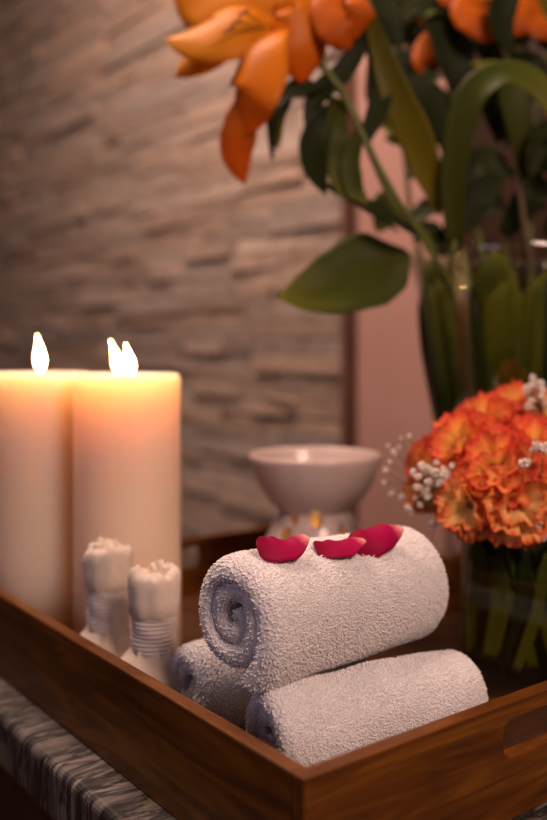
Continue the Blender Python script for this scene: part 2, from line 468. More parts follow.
# ------------------------------------------------------------------ candles
def flame_geo(c, h, r, lean=0.0, leany=0.0):
    pr = [(0, .05), (.12, .6), (.3, 1.0), (.5, .86), (.7, .52), (.88, .2), (1, .02)]
    V, F = [], []; n = 16
    ks = [i/16 for i in range(17)]
    for t in ks:
        rr = r*prof(pr, t)
        for i in range(n):
            a = 2*math.pi*i/n
            V.append((c[0]+lean*t*t+rr*math.cos(a), c[1]+leany*t*t+rr*math.sin(a), c[2]+h*t))
    for k in range(16):
        for i in range(n):
            j = (i+1) % n; F.append((k*n+i, k*n+j, (k+1)*n+j, (k+1)*n+i))
    F.append(tuple(reversed(range(n)))); F.append(tuple(16*n+i for i in range(n)))
    return V, F
def candle(p, r, h, flames, label, dip):
    t = empty('pillar_candle', p, label, 'candle', 'tall lit pillar candles')
    rnd = random.Random(int(r*100))
    def wob(a, k): return .03*math.sin(2*a+1)+.02*math.sin(5*a)
    top = h
    pr = [(r-.25, 0), (r, .25), (r, h*.33), (r, h*.66), (r, top-.6), (r-.08, top-.25), (r-.3, top-.04), (r-.6, top-.05),
          (r-.95, top-dip*.55), (r-1.7, top-dip*.9), (r*.4, top-dip), (r*.15, top-dip)]
    V, F = lathe(p, pr, 64, wob=wob)
    mesh('wax_body', V, F, M_wax, t)
    for (dx, dy, fh, fr, ln) in flames:
        q = Vector(p) + Vector((dx, dy, top-dip))
        wk = mesh('wick', *tube_geo([q-Vector((0,0,.3)), q+Vector((0,0,.5)), q+Vector((ln*.15, 0, .95))], .09, 6), M_wick, t)
        V, F = flame_geo(q+Vector((0, 0, .45)), fh, fr, ln)
        mesh('flame', V, F, M_flame, wk)
candle(Vector((-12.9, 79.5, 1.0)), 4.65, 25.0, [(-.75, -.2, 3.2, .5, -.75), (.25, .1, 2.9, .52, -.45)],
       'tall cream pillar candle with two joined flames, the right and nearer of two', 0.75)
candle(Vector((-21.7, 84.2, 1.0)), 4.5, 25.0, [(-.1, 0, 3.6, .55, -.3)],
       'tall cream pillar candle with one flame, at the left edge of the picture', 0.6)

# ------------------------------------------------------------------ herbal compresses
def compress(p, h, hr, label, seed):
    t = empty('herbal_compress', p, label, 'massage compress', 'cotton herbal compresses standing beside the candles')
    rnd = random.Random(seed); ph = [rnd.uniform(0, 6.28) for _ in range(6)]
    # cloth ball with gathered neck
    br = 3.4
    def wob(a, k):
        g = [0, .02, .03, .05, .08, .12, .12, .11, .08][min(k, 8)]
        return g*(math.sin(9*a+ph[0])+.6*math.sin(14*a+ph[1]))
    pr = [(1.6, 0), (2.5, .35), (3.2, 1.3), (br, 2.4), (3.1, 3.6), (2.4, 4.3), (1.9, 4.8), (1.6, 5.1), (1.45, 5.8)]
    V, F = lathe(p, pr, 72, wob=wob); mesh('cloth_ball', V, F, M_cotton, t)
    # cord-wound grip
    pr = []; z = 5.0; top = h-3.2
    while z < top:
        pr += [(hr*.90, z), (hr*.97, z+.08), (hr*.97, z+.2), (hr*.90, z+.28)]; z += .3
    V, F = lathe(p, pr, 40, wob=lambda a, k: .04*math.sin(3*a+k*.3)); mesh('cord_winding', V, F, M_cord, t)
    # folded top
    def wob2(a, k): return (.03+.03*k/6)*math.sin(5*a+ph[2])+.03*math.sin(8*a+ph[3]+k*.4)
    pr = [(hr*.9, h-3.4), (hr*1.06, h-3.1), (hr*1.09, h-2.2), (hr*1.12, h-1.1), (hr*1.12, h-.5), (hr*1.0, h-.1), (hr*.75, h), (hr*.5, h-.35), (hr*.2, h-.6)]
    V, F = lathe(p, pr, 72, wob=wob2)
    V = [Vector(v) for v in V]
    for v in V:
        a = math.atan2(v.y-p[1], v.x-p[0]); s = max(0, (v.z-p[2]-(h-1.6))/1.6)
        v.z += s*(.22*math.sin(2*a+ph[4])+.10*math.sin(5*a+ph[5])) + s*.45*mnoise.noise(v*2.4)
    mesh('folded_top', V, F, M_cotton, t)
    # a frayed fold standing in the middle
    for k in range(3):
        a = ph[k]; q = Vector(p)+Vector((math.cos(a)*hr*.35, math.sin(a)*hr*.35, h-.7))
        V, F = tube_geo([q, q+Vector((.2*math.cos(a), 0, .5)), q+Vector((.5*math.cos(a+1), .3*math.sin(a), .75+.2*k))], lambda s: hr*.30*(1-.4*s), 9)
        mesh('cloth_fold', V, F, M_cotton, t)
compress(T(4.8, 30.5, 1.0), 11.5, 1.72, 'cream cotton herbal compress with cord-wound grip, left and taller of the pair', 3)
compress(T(5.1, 23.8, 1.0), 10.9, 1.72, 'cream cotton herbal compress with cord-wound grip, right and shorter, beside the rolled towels', 8)

# ------------------------------------------------------------------ rolled towels
def towel(label, start, direction, L, r, zc, squash=1.0, taper=1.0, seed=1, phi0=-75, tailout=0.0, thick=1.1, swirl=1):
    rng = np.random.default_rng(seed)
    d = np.array([direction[0], direction[1], 0.0]); d /= np.linalg.norm(d)
    b = np.array([d[1], -d[0], 0.0]); zv = np.array([0, 0, 1.0])
    start = np.array([start[0], start[1], zc])
    t = thick; N = (r - t/2 - .25)/t
    # dense arc-length sampling of the spiral, tail end first
    th = np.linspace(0, 2*math.pi*N, 1200)
    rad = r - t/2 - t*th/(2*math.pi) + tailout*np.exp(-th/0.5)
    sp = np.concatenate([[0], np.cumsum(np.sqrt(np.diff(rad)**2 + (rad[1:]*np.diff(th))**2))])
    ds = .16; ns = int(sp[-1]/ds); e = t/2
    edge = np.array([0, .03, .09, .18, .3, .42])
    s_u = np.concatenate([edge, np.linspace(e, sp[-1]-e, ns), sp[-1]-edge[::-1]])
    na = int(L/.16); a_u = np.concatenate([edge, np.linspace(e, L-e, na), L-edge[::-1]])
    T_h = np.interp(s_u, sp, th); T_r = np.interp(s_u, sp, rad)
    def hp(x, tot):
        q = np.minimum(np.minimum(x, tot-x), e)/e
        return np.sqrt(np.clip(1-(1-q)**2, 0, 1))
    H = (t/2*.97) * np.minimum.outer(hp(s_u, sp[-1]), hp(a_u, L))
    ii, jj = len(s_u), len(a_u)
    phs = rng.uniform(0, 6.28, 12)
    TH_, AA = np.meshgrid(T_h, a_u, indexing='ij'); RR = np.meshgrid(T_r, a_u, indexing='ij')[0]
    # slow lumps in the roll and a slightly telescoped, uneven end
    lump = .07*np.sin(1.0*TH_+AA*.45+phs[0]) + .05*np.sin(2.3*TH_-AA*.8+phs[1]) + .05*np.sin(AA*1.3+phs[2])*np.sin(TH_*.5)
    tw = TH_/(2*math.pi)
    rec_n = .22*np.clip(tw-.35, 0, 9) + .10*np.sin(TH_*1.0+phs[3]) + .07*np.sin(TH_*2.7+phs[4])
    rec_n = np.where(tw > 2.6, rec_n - .9*(tw-2.6), rec_n)
    rec_f = .15*np.clip(tw-.4, 0, 9) + .09*np.sin(TH_*1.3+phs[5])
    f = AA/L
    AX = AA + (1-f)**3*rec_n - f**3*rec_f
    # rounding of the ends: outer turns pull in towards the axis near each end
    endr = .40*np.exp(-AA/.55) + .45*np.exp(-(L-AA)/.6)
    SC = 1 + (taper-1)*f
    phi = math.radians(phi0) + TH_*swirl
    def pos(side):
        Rr = (RR + lump - endr*np.clip(1.3-tw, 0, 1) + side*H)*SC
        x, z = np.cos(phi)*Rr, np.sin(phi)*Rr
        # weight: flatten below, squash
        z = z*squash
        zmin = -(r*squash-.15)
        z = np.where(z < zmin, zmin + (z-zmin)*.2, z)
        return start + AX[..., None]*d + x[..., None]*b + z[..., None]*zv
    A_, B_ = pos(1), pos(-1)
    ctr = (start + AX[..., None]*d)
    V = np.concatenate([A_.reshape(-1, 3), B_.reshape(-1, 3)])
    idx = np.arange(ii*jj).reshape(ii, jj)
    q = np.stack([idx[:-1, :-1], idx[1:, :-1], idx[1:, 1:], idx[:-1, 1:]], -1).reshape(-1, 4)
    F = np.concatenate([q, q[:, ::-1] + ii*jj])
    # merge of the rim happens because both sheets meet there (H = 0)
    # terry loops: little nubs standing on everything that shows
    NV, NF = [], []
    def nubs(Pg, sgn, mask_fn, step_s, step_a):
        # normals
        gs = np.gradient(Pg, axis=0); ga = np.gradient(Pg, axis=1)
        n_ = np.cross(gs, ga); n_ /= (np.linalg.norm(n_, axis=-1, keepdims=True)+1e-9)
        n_ *= sgn
        S_ = np.arange(.05, sp[-1]-.05, step_s); A2 = np.arange(.05, L-.05, step_a)
        si, aj = np.meshgrid(S_, A2, indexing='ij')
        si = si + rng.uniform(-.35, .35, si.shape)*step_s; aj = aj + rng.uniform(-.4, .4, aj.shape)*step_a
        m = mask_fn(si, aj); si = si[m]; aj = aj[m]
        fi = np.interp(si, s_u, np.arange(ii)); fj = np.interp(aj, a_u, np.arange(jj))
        i0 = np.clip(fi.astype(int), 0, ii-2); j0 = np.clip(fj.astype(int), 0, jj-2)
        wi = (fi-i0)[:, None]; wj = (fj-j0)[:, None]
        def bil(G): return (G[i0, j0]*(1-wi)*(1-wj)+G[i0+1, j0]*wi*(1-wj)+G[i0, j0+1]*(1-wi)*wj+G[i0+1, j0+1]*wi*wj)
        p = bil(Pg); n0 = bil(n_); n0 /= np.linalg.norm(n0, axis=1, keepdims=True)+1e-9
        k = len(p)
        tilt = n0 + rng.normal(0, .34, (k, 3)); tilt /= np.linalg.norm(tilt, axis=1, keepdims=True)
        up = np.tile(np.array([.31, .52, .79]), (k, 1)); a1 = np.cross(n0, up); a1 /= np.linalg.norm(a1, axis=1, keepdims=True)
        a2 = np.cross(n0, a1)
        rad_ = rng.uniform(.055, .085, k)[:, None]; h_ = rng.uniform(.09, .20, k)[:, None]
        base = p - n0*.02
        rings = []
        for (rs, hs) in ((1.0, 0), (1.05, .55)):
            for q_ in range(4):
                an = math.pi/2*q_; rings.append(base + (a1*math.cos(an)+a2*math.sin(an))*rad_*rs + tilt*h_*hs)
        rings.append(base + tilt*h_)
        Vv = np.stack(rings, 1).reshape(-1, 3)
        o_ = (np.arange(k)*9)[:, None]
        fs = []
        for q_ in range(4):
            r_ = (q_+1) % 4
            fs.append(np.concatenate([o_+q_, o_+r_, o_+4+r_, o_+4+q_], 1))
        tr = []
        for q_ in range(4):
            r_ = (q_+1) % 4
            tr.append(np.concatenate([o_+4+q_, o_+4+r_, o_+8], 1))
        return Vv, np.concatenate(fs), np.concatenate(tr)
    full = 2*math.pi*(r-t/2)*1.02
    g = [nubs(A_, -1, lambda s, a: (s < full) | (a < 1.1) | (a > L-.9), .14, .15),
         nubs(B_, 1, lambda s, a: (a < 1.1) | (a > L-.9) | (s < .8), .145, .155)]
    # sign of normals: make them point away from the sheet's middle
    polys4, polys3, k0 = [F], [], len(V)
    VV = [V]
    for Vv, f4, f3 in g:
        VV.append(Vv); polys4.append(f4+k0); polys3.append(f3+k0); k0 += len(Vv)
    V = np.concatenate(VV); Q = np.concatenate(polys4); Tt = np.concatenate(polys3)
    base = world((start[0]+d[0]*L/2, start[1]+d[1]*L/2, zc-r*squash))
    Vm = V*S; Vm[:, 2] += TABLE_Z*S; Vm -= np.array(base)
    me = bpy.data.meshes.new('rolled_towel')
    me.vertices.add(len(Vm)); me.vertices.foreach_set('co', Vm.astype(np.float32).ravel())
    nl = len(Q)*4+len(Tt)*3; me.loops.add(nl); me.polygons.add(len(Q)+len(Tt))
    me.loops.foreach_set('vertex_index', np.concatenate([Q.ravel(), Tt.ravel()]).astype(np.int32))
    ls = np.concatenate([np.arange(len(Q))*4, len(Q)*4+np.arange(len(Tt))*3]).astype(np.int32)
    me.polygons.foreach_set('loop_start', ls)
    me.polygons.foreach_set('use_smooth', np.ones(len(ls), bool))
    me.update(calc_edges=True); me.validate()
    o = link('rolled_towel', me, M_terry); o.location = base
    return tag(o, label, 'towel', 'rolled white hand towels')

tA = towel('white rolled terry towel at lower right of the pile, against the slotted tray end', (-.8, 54.3), (.86, .51), 16.2, 3.75, 1.0+3.75*.97, squash=.97, taper=.93, seed=5, phi0=200, thick=1.15)
tB = towel('white rolled terry towel at lower left of the pile, mostly hidden under the upper one', (-6.3, 62.6), (.82, .57), 14.5, 3.5, 1.0+3.5*.97, squash=.97, seed=9, phi0=-60, thick=1.1)
tC = towel('white rolled terry towel on top of the pile, carrying the three petals', (-2.9, 55.6), (.755, .655), 17.4, 4.5, 11.4, squash=.99, taper=.93, seed=2, phi0=-66, tailout=.45, thick=1.45)

# ------------------------------------------------------------------ magenta petals on the top towel
def rose_petal(label, pts, width, face, seed, cup, ruf=.05):
    tab = [(0, .25), (.1, .5), (.35, .9), (.6, 1), (.85, .8), (.95, .5), (1, .15)]
    V, F, U = blade_geo(pts, width, face, tab=tab, cup=cup, ruf=ruf, nl=20, nw=10, seed=seed)
    o = mesh('flower_petal', V, F, M_rose, None, base=pts[1], uv=U, solid=.05)
    return tag(o, label, 'petal', 'magenta petals on the top towel')
rose_petal('magenta petal at the left, its pale tip pointing right', [P(307, 536, 57.6), P(291, 546, 56.8), P(272, 547, 56.2), P(256, 542, 56.0)], 2.1, (-.05, -.62, .8), 1, -.10)
rose_petal('slim magenta petal in the middle, pale tip pointing right', [P(364, 539, 60.2), P(348, 545, 59.2), P(330, 548, 58.6), P(313, 544, 58.4)], 1.9, (.05, -.45, .88), 2, -.08)
rose_petal('magenta petal at the right, raised, with a pale top edge', [P(401, 527, 62.6), P(385, 534, 61.6), P(367, 541, 60.6), P(350, 543, 60.0)], 2.4, (-.1, -.8, .6), 3, -.16, .06)

# ------------------------------------------------------------------ aroma burner
def burner():
    p = P(315, 0, 88); p.z = 1.0
    t = empty('aroma_burner', p, 'pinkish grey ceramic aroma burner with a wide bowl, glowing inside', 'oil burner')
    outer = [(6.0, 0), (6.05, .4), (5.95, 4), (5.55, 6.5), (4.85, 8.6), (4.0, 10.2), (3.45, 11.4)]
    inner = [(3.0, 11.4), (3.6, 10.2), (4.45, 8.6), (5.15, 6.5), (5.55, 4), (5.65, .4), (5.6, 0)]
    V, F = lathe(p, outer+inner, 72, close=True)
    body = mesh('body', V, F, M_ceramic, t)
    bm = bmesh.new(); bm.from_mesh(body.data); bmesh.ops.recalc_face_normals(bm, faces=bm.faces); bm.to_mesh(body.data); bm.free()
    # round openings and a large arch for the tea light
    cuts = []
    for (px, py, rr) in ((316, 522, .62), (286, 523, .5), (276, 538, .68), (350, 534, .5)):
        q = P(px, py, 84); d_ = (Vector((p.x, p.y, q.z)) - q); c0 = q - d_*.3; c1 = q + d_*.8
        cuts.append(tube_geo([c0, c1], rr, 20, 1))
    aq = Vector((-5, -2.6, 0)); side = Vector((-aq.y, aq.x, 0)).normalized(); an = []
    for k in range(13):
        a = math.pi*k/12; an.append((math.cos(a)*2.4, 3.3+math.sin(a)*2.4))
    an = [(2.4, .6)] + an + [(-2.4, .6)]; m = len(an)
    vs = [p+aq*1.6+side*x+Vector((0, 0, z)) for x, z in an] + [p+aq*.45+side*x+Vector((0, 0, z)) for x, z in an]
    cuts.append((vs, [tuple(range(m)), tuple(reversed(range(m, 2*m)))] + [(i, i+m, (i+1) % m+m, (i+1) % m) for i in range(m)]))
    for g in cuts:
        c = mesh('cut', *g, None, None, smooth=False)
        bm = bmesh.new(); bm.from_mesh(c.data); bmesh.ops.recalc_face_normals(bm, faces=bm.faces); bm.to_mesh(c.data); bm.free()
        bpy.context.view_layer.update()
        md = body.modifiers.new('b', 'BOOLEAN'); md.object = c; md.operation = 'DIFFERENCE'; md.solver = 'EXACT'
        bake(body); bpy.data.objects.remove(c)
    bw = [(2.6, 11.1), (3.3, 11.3), (3.9, 11.8), (4.75, 12.7), (5.45, 13.8), (5.95, 15.0), (6.28, 16.0), (6.42, 16.5), (6.42, 16.8), (6.28, 16.9), (6.1, 16.75), (5.95, 16.3), (5.6, 15.0), (4.7, 13.6), (3.4, 12.9), (1.8, 12.3)]
    V, F = lathe(p, bw, 72); mesh('bowl', V, F, M_ceramic, t)
    c = empty('tealight', p, 'small lit tea light inside the ceramic burner', 'candle')
    V, F = lathe(p, [(1.9, 0), (1.95, .1), (1.95, 1.5), (1.85, 1.5), (1.85, .9)], 32); mesh('metal_cup', V, F, M_metal, c)
    V, F = lathe(p, [(1.8, .1), (1.8, 1.15), (1.2, 1.1)], 32); mesh('wax', V, F, M_wax, c)
    V, F = flame_geo(p+Vector((0, 0, 1.3)), 3.2, .55); mesh('flame', V, F, M_tflame, c)
burner()

# ------------------------------------------------------------------ small square vase with carnations
VZ = 75.5
vc = P(528, 0, VZ); vc.z = 1.0
VYAW = R(-40)+math.pi/2*0
def small_vase():
    t = empty('square_vase', vc, 'square clear glass vase of water and stems standing in the tray behind the towels', 'vase')
    w_, h_, g_ = 12.0, 12.6, .45
    def ring(s, z): 
        m = Matrix.Rotation(VYAW+R(33), 3, 'Z'); out = []
        n = 6; rc = .7 if s > 5 else .5
        for k in range(4):
            cx = (s-rc)*(1 if k in (0, 3) else -1); cy = (s-rc)*(1 if k in (0, 1) else -1)
            for i in range(n+1):
                a = k*math.pi/2+math.pi/2*i/n; out.append(vc + m @ Vector((cx+rc*math.cos(a), cy+rc*math.sin(a), z)))
        return out
    def loft(rs, capA=True, capB=True):
        V, F = [], []; n = len(rs[0])
        for r_ in rs: V += r_
        for k in range(len(rs)-1):
            for i in range(n):
                j = (i+1) % n; F.append((k*n+i, k*n+j, (k+1)*n+j, (k+1)*n+i))
        if capA: F.append(tuple(reversed(range(n))))
        if capB: F.append(tuple((len(rs)-1)*n+i for i in range(n)))
        return V, F
    s = w_/2
    V, F = loft([ring(s-.15, 0), ring(s, .15), ring(s, h_-.1), ring(s-.1, h_), ring(s-g_+.08, h_), ring(s-g_, h_-.1), ring(s-g_, 1.1), ring(s-g_-.2, 1.0)])
    g = mesh('glass_body', V, F, M_glass, t, smooth=False)
    V, F = loft([ring(s-g_-.2, 1.02), ring(s-g_-.02, 1.2), ring(s-g_-.02, 8.8)])
    mesh('water', V, F, M_water, t, smooth=False)
small_vase()

def fringed_petal_mesh(name, mat, seed):
    """a carnation petal, 1 unit long (metres later), narrow claw, wide ruffled toothed edge"""
    rnd = random.Random(seed); nl, nw = 9, 18; V, F, U = [], [], []
    ph = rnd.uniform(0, 6.28)
    for k in range(nl+1):
        t = k/nl; spread = R(8) + R(42)*t**.8
        for i in range(nw+1):
            s = -1+2*i/nw
            tooth = (.075*(1 if i % 2 else -.2) + rnd.uniform(-.05, .05))*(1 if k == nl else 0)
            rr = t*(1 - .12*s*s) + tooth
            a = s*spread
            zz = .07*math.sin(s*7+ph)*t*t*1.2 + .05*math.sin(s*15+ph*2)*t**3 + .30*t*t*(-1)*0.6
            V.append((rr*math.sin(a), rr*math.cos(a), zz)); U.append((min(1, t), i/nw))
    for k in range(nl):
        for i in range(nw):
            a = k*(nw+1)+i; F.append((a, a+1, a+nw+2, a+nw+1))
    me = bpy.data.meshes.new(name); me.from_pydata(V, [], F)
    ul = me.uv_layers.new(name='UVMap')
    for lp in me.loops: ul.data[lp.index].uv = U[lp.vertex_index]
    me.polygons.foreach_set('use_smooth', [True]*len(me.polygons)); me.materials.append(mat); me.update()
    return me
PET = {m: [fringed_petal_mesh('petal', m, k) for k in range(4)] for m in (M_carn, M_carnY)}
def carnation(px, py, depth, rad, aim, mat, label, seed, dense=27):
    c = P(px, py, depth)
    t = empty('carnation', c, label, 'flower', 'orange and yellow carnations in the square vase')
    rnd = random.Random(seed); A_ = Vector(aim).normalized(); q = A_.to_track_quat('Z', 'Y')
    base = -A_*rad*.55
    for k in range(dense):
        f = (k+.5)/dense; el = R(88)*(1-f**.6) + R(4)     # inner ones upright, outer ones spread
        az = k*2.39996 + rnd.uniform(-.2, .2)
        ln = rad*(1.2-.06*f)*rnd.uniform(.92, 1.08)
        o = bpy.data.objects.new('petal', PET[mat][k % 4]); col.objects.link(o); o.parent = t
        dirv = Vector((math.cos(az)*math.cos(el), math.sin(az)*math.cos(el), math.sin(el)))
        upv = Vector((-math.cos(az)*math.sin(el), -math.sin(az)*math.sin(el), math.cos(el)))
        if rnd.random() < .5: pass
        xv = dirv.cross(upv); m = Matrix((xv, dirv, upv)).transposed()
        mm = (q.to_matrix() @ m).to_4x4() @ Matrix.Rotation(rnd.uniform(-.35, .35), 4, 'Y')
        mm = Matrix.Translation(base*S) @ mm @ Matrix.Scale(ln*S, 4)
        o.matrix_local = mm
    # calyx and stem into the water
    foot = vc + Vector((rnd.uniform(-3, 3), rnd.uniform(-3, 3), 1.3))
    neck = vc + Vector(((c.x-vc.x)*.45, (c.y-vc.y)*.45, 12.3))
    neck.x = max(min(neck.x, vc.x+3.6), vc.x-3.6); neck.y = max(min(neck.y, vc.y+3.6), vc.y-3.6)
    b0 = c + base
    cal = tube_geo([b0+A_*rad*.35, b0, b0-A_*.9], lambda s: .75-.45*s, 10)
    st = tube_geo([b0-A_*.5, b0*.5+neck*.5-A_*.4, neck, foot], .20, 8)
    mesh('calyx', *cal, M_stem, t); mesh('stem', *st, M_stem, t)
carn = [
 (462, 441, 71.5, 2.6, (-.6, -.7, .5), M_carn, 'orange carnation at the upper left of the bouquet, below the tall vase'),
 (486, 420, 76.0, 2.8, (-.3, -.5, .9), M_carn, 'orange carnation with red tips at the top left of the bouquet'),
 (520, 408, 78.0, 3.0, (.0, -.4, .9), M_carn, 'orange carnation at the very top of the bouquet'),
 (428, 463, 77.0, 2.3, (-.9, -.35, .3), M_carn, 'dull orange carnation at the far left of the bouquet behind white blossoms'),
 (418, 492, 79.0, 1.7, (-.9, -.3, .0), M_carnY, 'small yellowish carnation low at the left of the bouquet'),
 (500, 470, 68.5, 2.9, (-.25, -.95, .35), M_carn, 'large orange red carnation at the centre of the bouquet, nearest the viewer'),
 (470, 505, 68.5, 2.6, (-.5, -.85, -.05), M_carnY, 'yellow carnation with orange fringe hanging over the vase rim'),
 (521, 502, 67.5, 2.8, (.1, -.95, .15), M_carnY, 'orange carnation drooping over the front of the vase rim'),
 (545, 452, 70.5, 2.9, (.4, -.8, .4), M_carn, 'orange carnation at the right edge of the picture'),
 (486, 455, 73.5, 2.7, (-.4, -.8, .5), M_carnY, 'pale yellow orange carnation between the top and centre carnations'),
 (548, 418, 76.0, 2.6, (.4, -.5, .7), M_carnY, 'pale carnation at the upper right edge beside white blossoms'),
 (505, 443, 75.0, 2.8, (.0, -.7, .7), M_carn, 'orange carnation filling the middle of the bouquet behind the centre one'),
]
for i, (px, py, dz, rd, aim, m, lab) in enumerate(carn): carnation(px, py, dz, rd, aim, m, lab, 40+i)

# ------------------------------------------------------------------ baby's breath
def blossom_mesh():
    rnd = random.Random(2); V, F = [], []
    for k in range(16):
        z = 1-2*(k+.5)/16; a = k*2.39996; rr = math.sqrt(1-z*z)
        d = Vector((rr*math.cos(a), rr*math.sin(a), z)); s = d.orthogonal().normalized(); u = d.cross(s)
        rot = rnd.uniform(0, 3); s2 = s*math.cos(rot)+u*math.sin(rot); u2 = d.cross(s2)
        k0 = len(V)
        V += [d*.25, d*.75+s2*.42+u2*.12, d*1.05+s2*.2+u2*.25, d*1.0-s2*.2+u2*.2, d*.75-s2*.42+u2*.1, d*.85-u2*.15]
        F += [(k0, k0+1, k0+2, k0+3, k0+4), (k0, k0+4, k0+5, k0+1), (k0+1, k0+5, k0+2), (k0+2, k0+5, k0+3), (k0+3, k0+5, k0+4)]
    me = bpy.data.meshes.new('blossom'); me.from_pydata([tuple(v) for v in V], [], F); me.materials.append(M_gyp); me.update(); return me
BL = blossom_mesh()
def gyp(label, root, pts, seed):
    """root, pts: (px, py, depth); a sprig that forks to little white blossoms"""
    r0 = P(*root); t = empty('baby_breath_sprig', r0, label, 'flower', "sprigs of baby's breath in the bouquet")
    rnd = random.Random(seed); parts = []
    foot = vc+Vector((rnd.uniform(-3, 3), rnd.uniform(-3, 3), 4)); neck = vc+Vector((max(-3.8, min(3.8, (r0.x-vc.x)*.5)), max(-3.8, min(3.8, (r0.y-vc.y)*.5)), 12.4))
    parts.append(tube_geo([foot, neck, r0], .07, 5))
    for q in pts:
        e = P(q[0], q[1], q[2]); md = (r0+e)/2+Vector((rnd.uniform(-.3, .3), rnd.uniform(-.3, .3), rnd.uniform(-.3, .2)))
        parts.append(tube_geo([r0, md, e], .035, 4))
        o = bpy.data.objects.new('blossom', BL); col.objects.link(o); o.parent = t
        o.location = (e-r0)*S; o.rotation_euler = (rnd.uniform(0, 6), rnd.uniform(0, 6), 0); s = rnd.uniform(.24, .36)*(q[3] if len(q) > 3 else 1)*S; o.scale = (s, s, s)
    mesh('stalk', *join_geo(parts), M_stem, t)
gyp('loose sprig of tiny white blossoms sticking out left of the bouquet', (428, 492, 74), [(394, 452, 75, .8), (390, 462, 75, .8), (401, 438, 76, .7), (409, 436, 76, .8), (386, 470, 75), (392, 494, 74), (384, 482, 75, .6), (388, 446, 76, .6), (399, 447, 75.5, .6)], 1)
rnd = random.Random(12)
gyp('dense white cluster of tiny blossoms on the left side of the bouquet', (445, 485, 71), [(432+rnd.gauss(0, 10), 474+rnd.gauss(0, 12), 69+rnd.uniform(0, 2), .95) for _ in range(40)], 2)
gyp('small white blossoms low at the left under the orange carnation', (440, 500, 72), [(408, 508, 71), (411, 512, 71.5, .8), (433, 523, 71, 1.3), (420, 505, 71), (431, 536, 71, .5), (416, 498, 72), (427, 516, 72, .7), (402, 497, 73, .9)], 3)
gyp('white blossoms standing at the top right of the bouquet', (540, 410, 74), [(526+rnd.uniform(-2, 22), 378+rnd.uniform(-2, 34), 72+rnd.uniform(0, 3)) for _ in range(22)] + [(527, 390, 73, 1.4), (529, 406, 72, 1.4)], 4)
gyp('pair of white blossoms over the orange carnation near the right edge', (540, 480, 67.5), [(524, 463, 66, 1.35), (536, 445, 66, 1.3), (544, 448, 66, 1.3), (529, 461, 66.2, .8), (533, 450, 66.5, .8)], 5)
gyp('white blossoms at the lower right edge beneath the carnations', (552, 515, 70), [(538, 522, 67.5, 1.5), (543, 536, 67.5, 1.4), (548, 528, 68, 1.2), (545, 517, 68)], 6)

# leaves under the bouquet and inside the small vase
def greens():
    t = empty('bouquet_greens', vc+Vector((0, 0, 1.4)), 'dark green leaves packed inside the square vase and under the carnations', 'leaves')
    rnd = random.Random(5)
    for k in range(9):
        a = k*.7; q = vc+Vector((3.6*math.cos(a), 3.6*math.sin(a), 11.5)); e = q+Vector((3.3*math.cos(a), 3.3*math.sin(a), 2.4+rnd.uniform(-.8, 1)))
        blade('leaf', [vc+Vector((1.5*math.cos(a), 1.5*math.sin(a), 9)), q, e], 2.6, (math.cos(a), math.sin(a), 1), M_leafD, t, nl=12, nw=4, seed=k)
    spec = [(-3.9, -2.6, 2.0, -3.2, -3.2, 10.5, 1.5, M_leafV), (-4.6, -.8, 1.6, -4.7, -1.2, 11.5, 2.2, M_leafV), (2.6, -4.2, 1.6, 4.2, -3.8, 11.5, 1.6, M_leafV), (-2.2, -4.3, 1.5, .2, -4.4, 11, .9, M_leafV), (-2.6, -3.4, 1.8, -1.2, -3.6, 11, 1.2, M_leafD), (-.6, -3.6, 1.6, -3.4, -3.0, 9, 1.0, M_leafV),
            (1.2, -3.6, 1.6, -1.6, -3.4, 9, .8, M_leafV), (3.2, -3.0, 2, 1.8, -3.5, 11, 2.4, M_leaf), (.6, -2.4, 2, .6, -2.8, 11, 3.2, M_leafD),
            (-2.2, -1.2, 2, -2.6, -1.6, 11, 3.4, M_leaf), (2.8, -1.6, 2, 3.0, -1.8, 11, 3.4, M_leafD), (0, 1.6, 1.4, 0, 1.6, 12, 7.0, M_leafD), (-2.6, 1.8, 1.4, -2.4, 2, 12, 5.0, M_leafD), (2.6, 1.8, 1.4, 2.6, 1.8, 12, 5.0, M_leafD), (-1.4, -1.0, 1.3, -1.4, -1.4, 12, 4.5, M_leafD), (1.6, -.6, 1.3, 1.6, -.8, 12, 4.5, M_leafD), (-3.6, 0, 1.3, -3.6, 0, 12, 3.5, M_leafD)]
    for k, (a, b, z, a2, b2, z2, w_, m) in enumerate(spec):
        p0 = vc+Vector((a, b, z)); p1 = vc+Vector((a2, b2, z2))
        blade('leaf', [p0, (p0+p1)/2+Vector((.4, -.1, 0)), p1], w_, (-.3, -1, .1), m, t, tab=[(0, .7), (.3, 1), (.8, .95), (1, .3)], nl=14, nw=4, seed=k+20)
greens()

# ------------------------------------------------------------------ tall glass vase with lilies
BZ = 95.0
bc = P(513, 0, BZ); bc.z = 0.0
def tall_vase():
    t = empty('tall_vase', bc, 'tall flared clear glass vase full of leaves, behind the square vase', 'vase')
    pr = [(5.6, 0), (5.9, .3), (6.3, 4), (7.2, 12), (8.3, 20), (9.3, 26.5), (9.85, 34), (10.8, 37.2), (11.1, 38.2), (10.95, 38.3), (10.75, 38.0), (10.45, 37.1), (9.45, 34), (8.9, 26.5), (7.9, 20), (6.8, 12), (5.9, 4), (5.4, 2.0), (3, 1.9)]
    V, F = lathe(bc, pr, 72); mesh('glass_body', V, F, M_glass, t)
    V, F = lathe(bc, [(3, 1.95), (5.3, 2.05), (5.85, 4), (6.72, 12), (7.82, 20), (8.3, 23.5)], 64); mesh('water', V, F, M_water, t)
tall_vase()

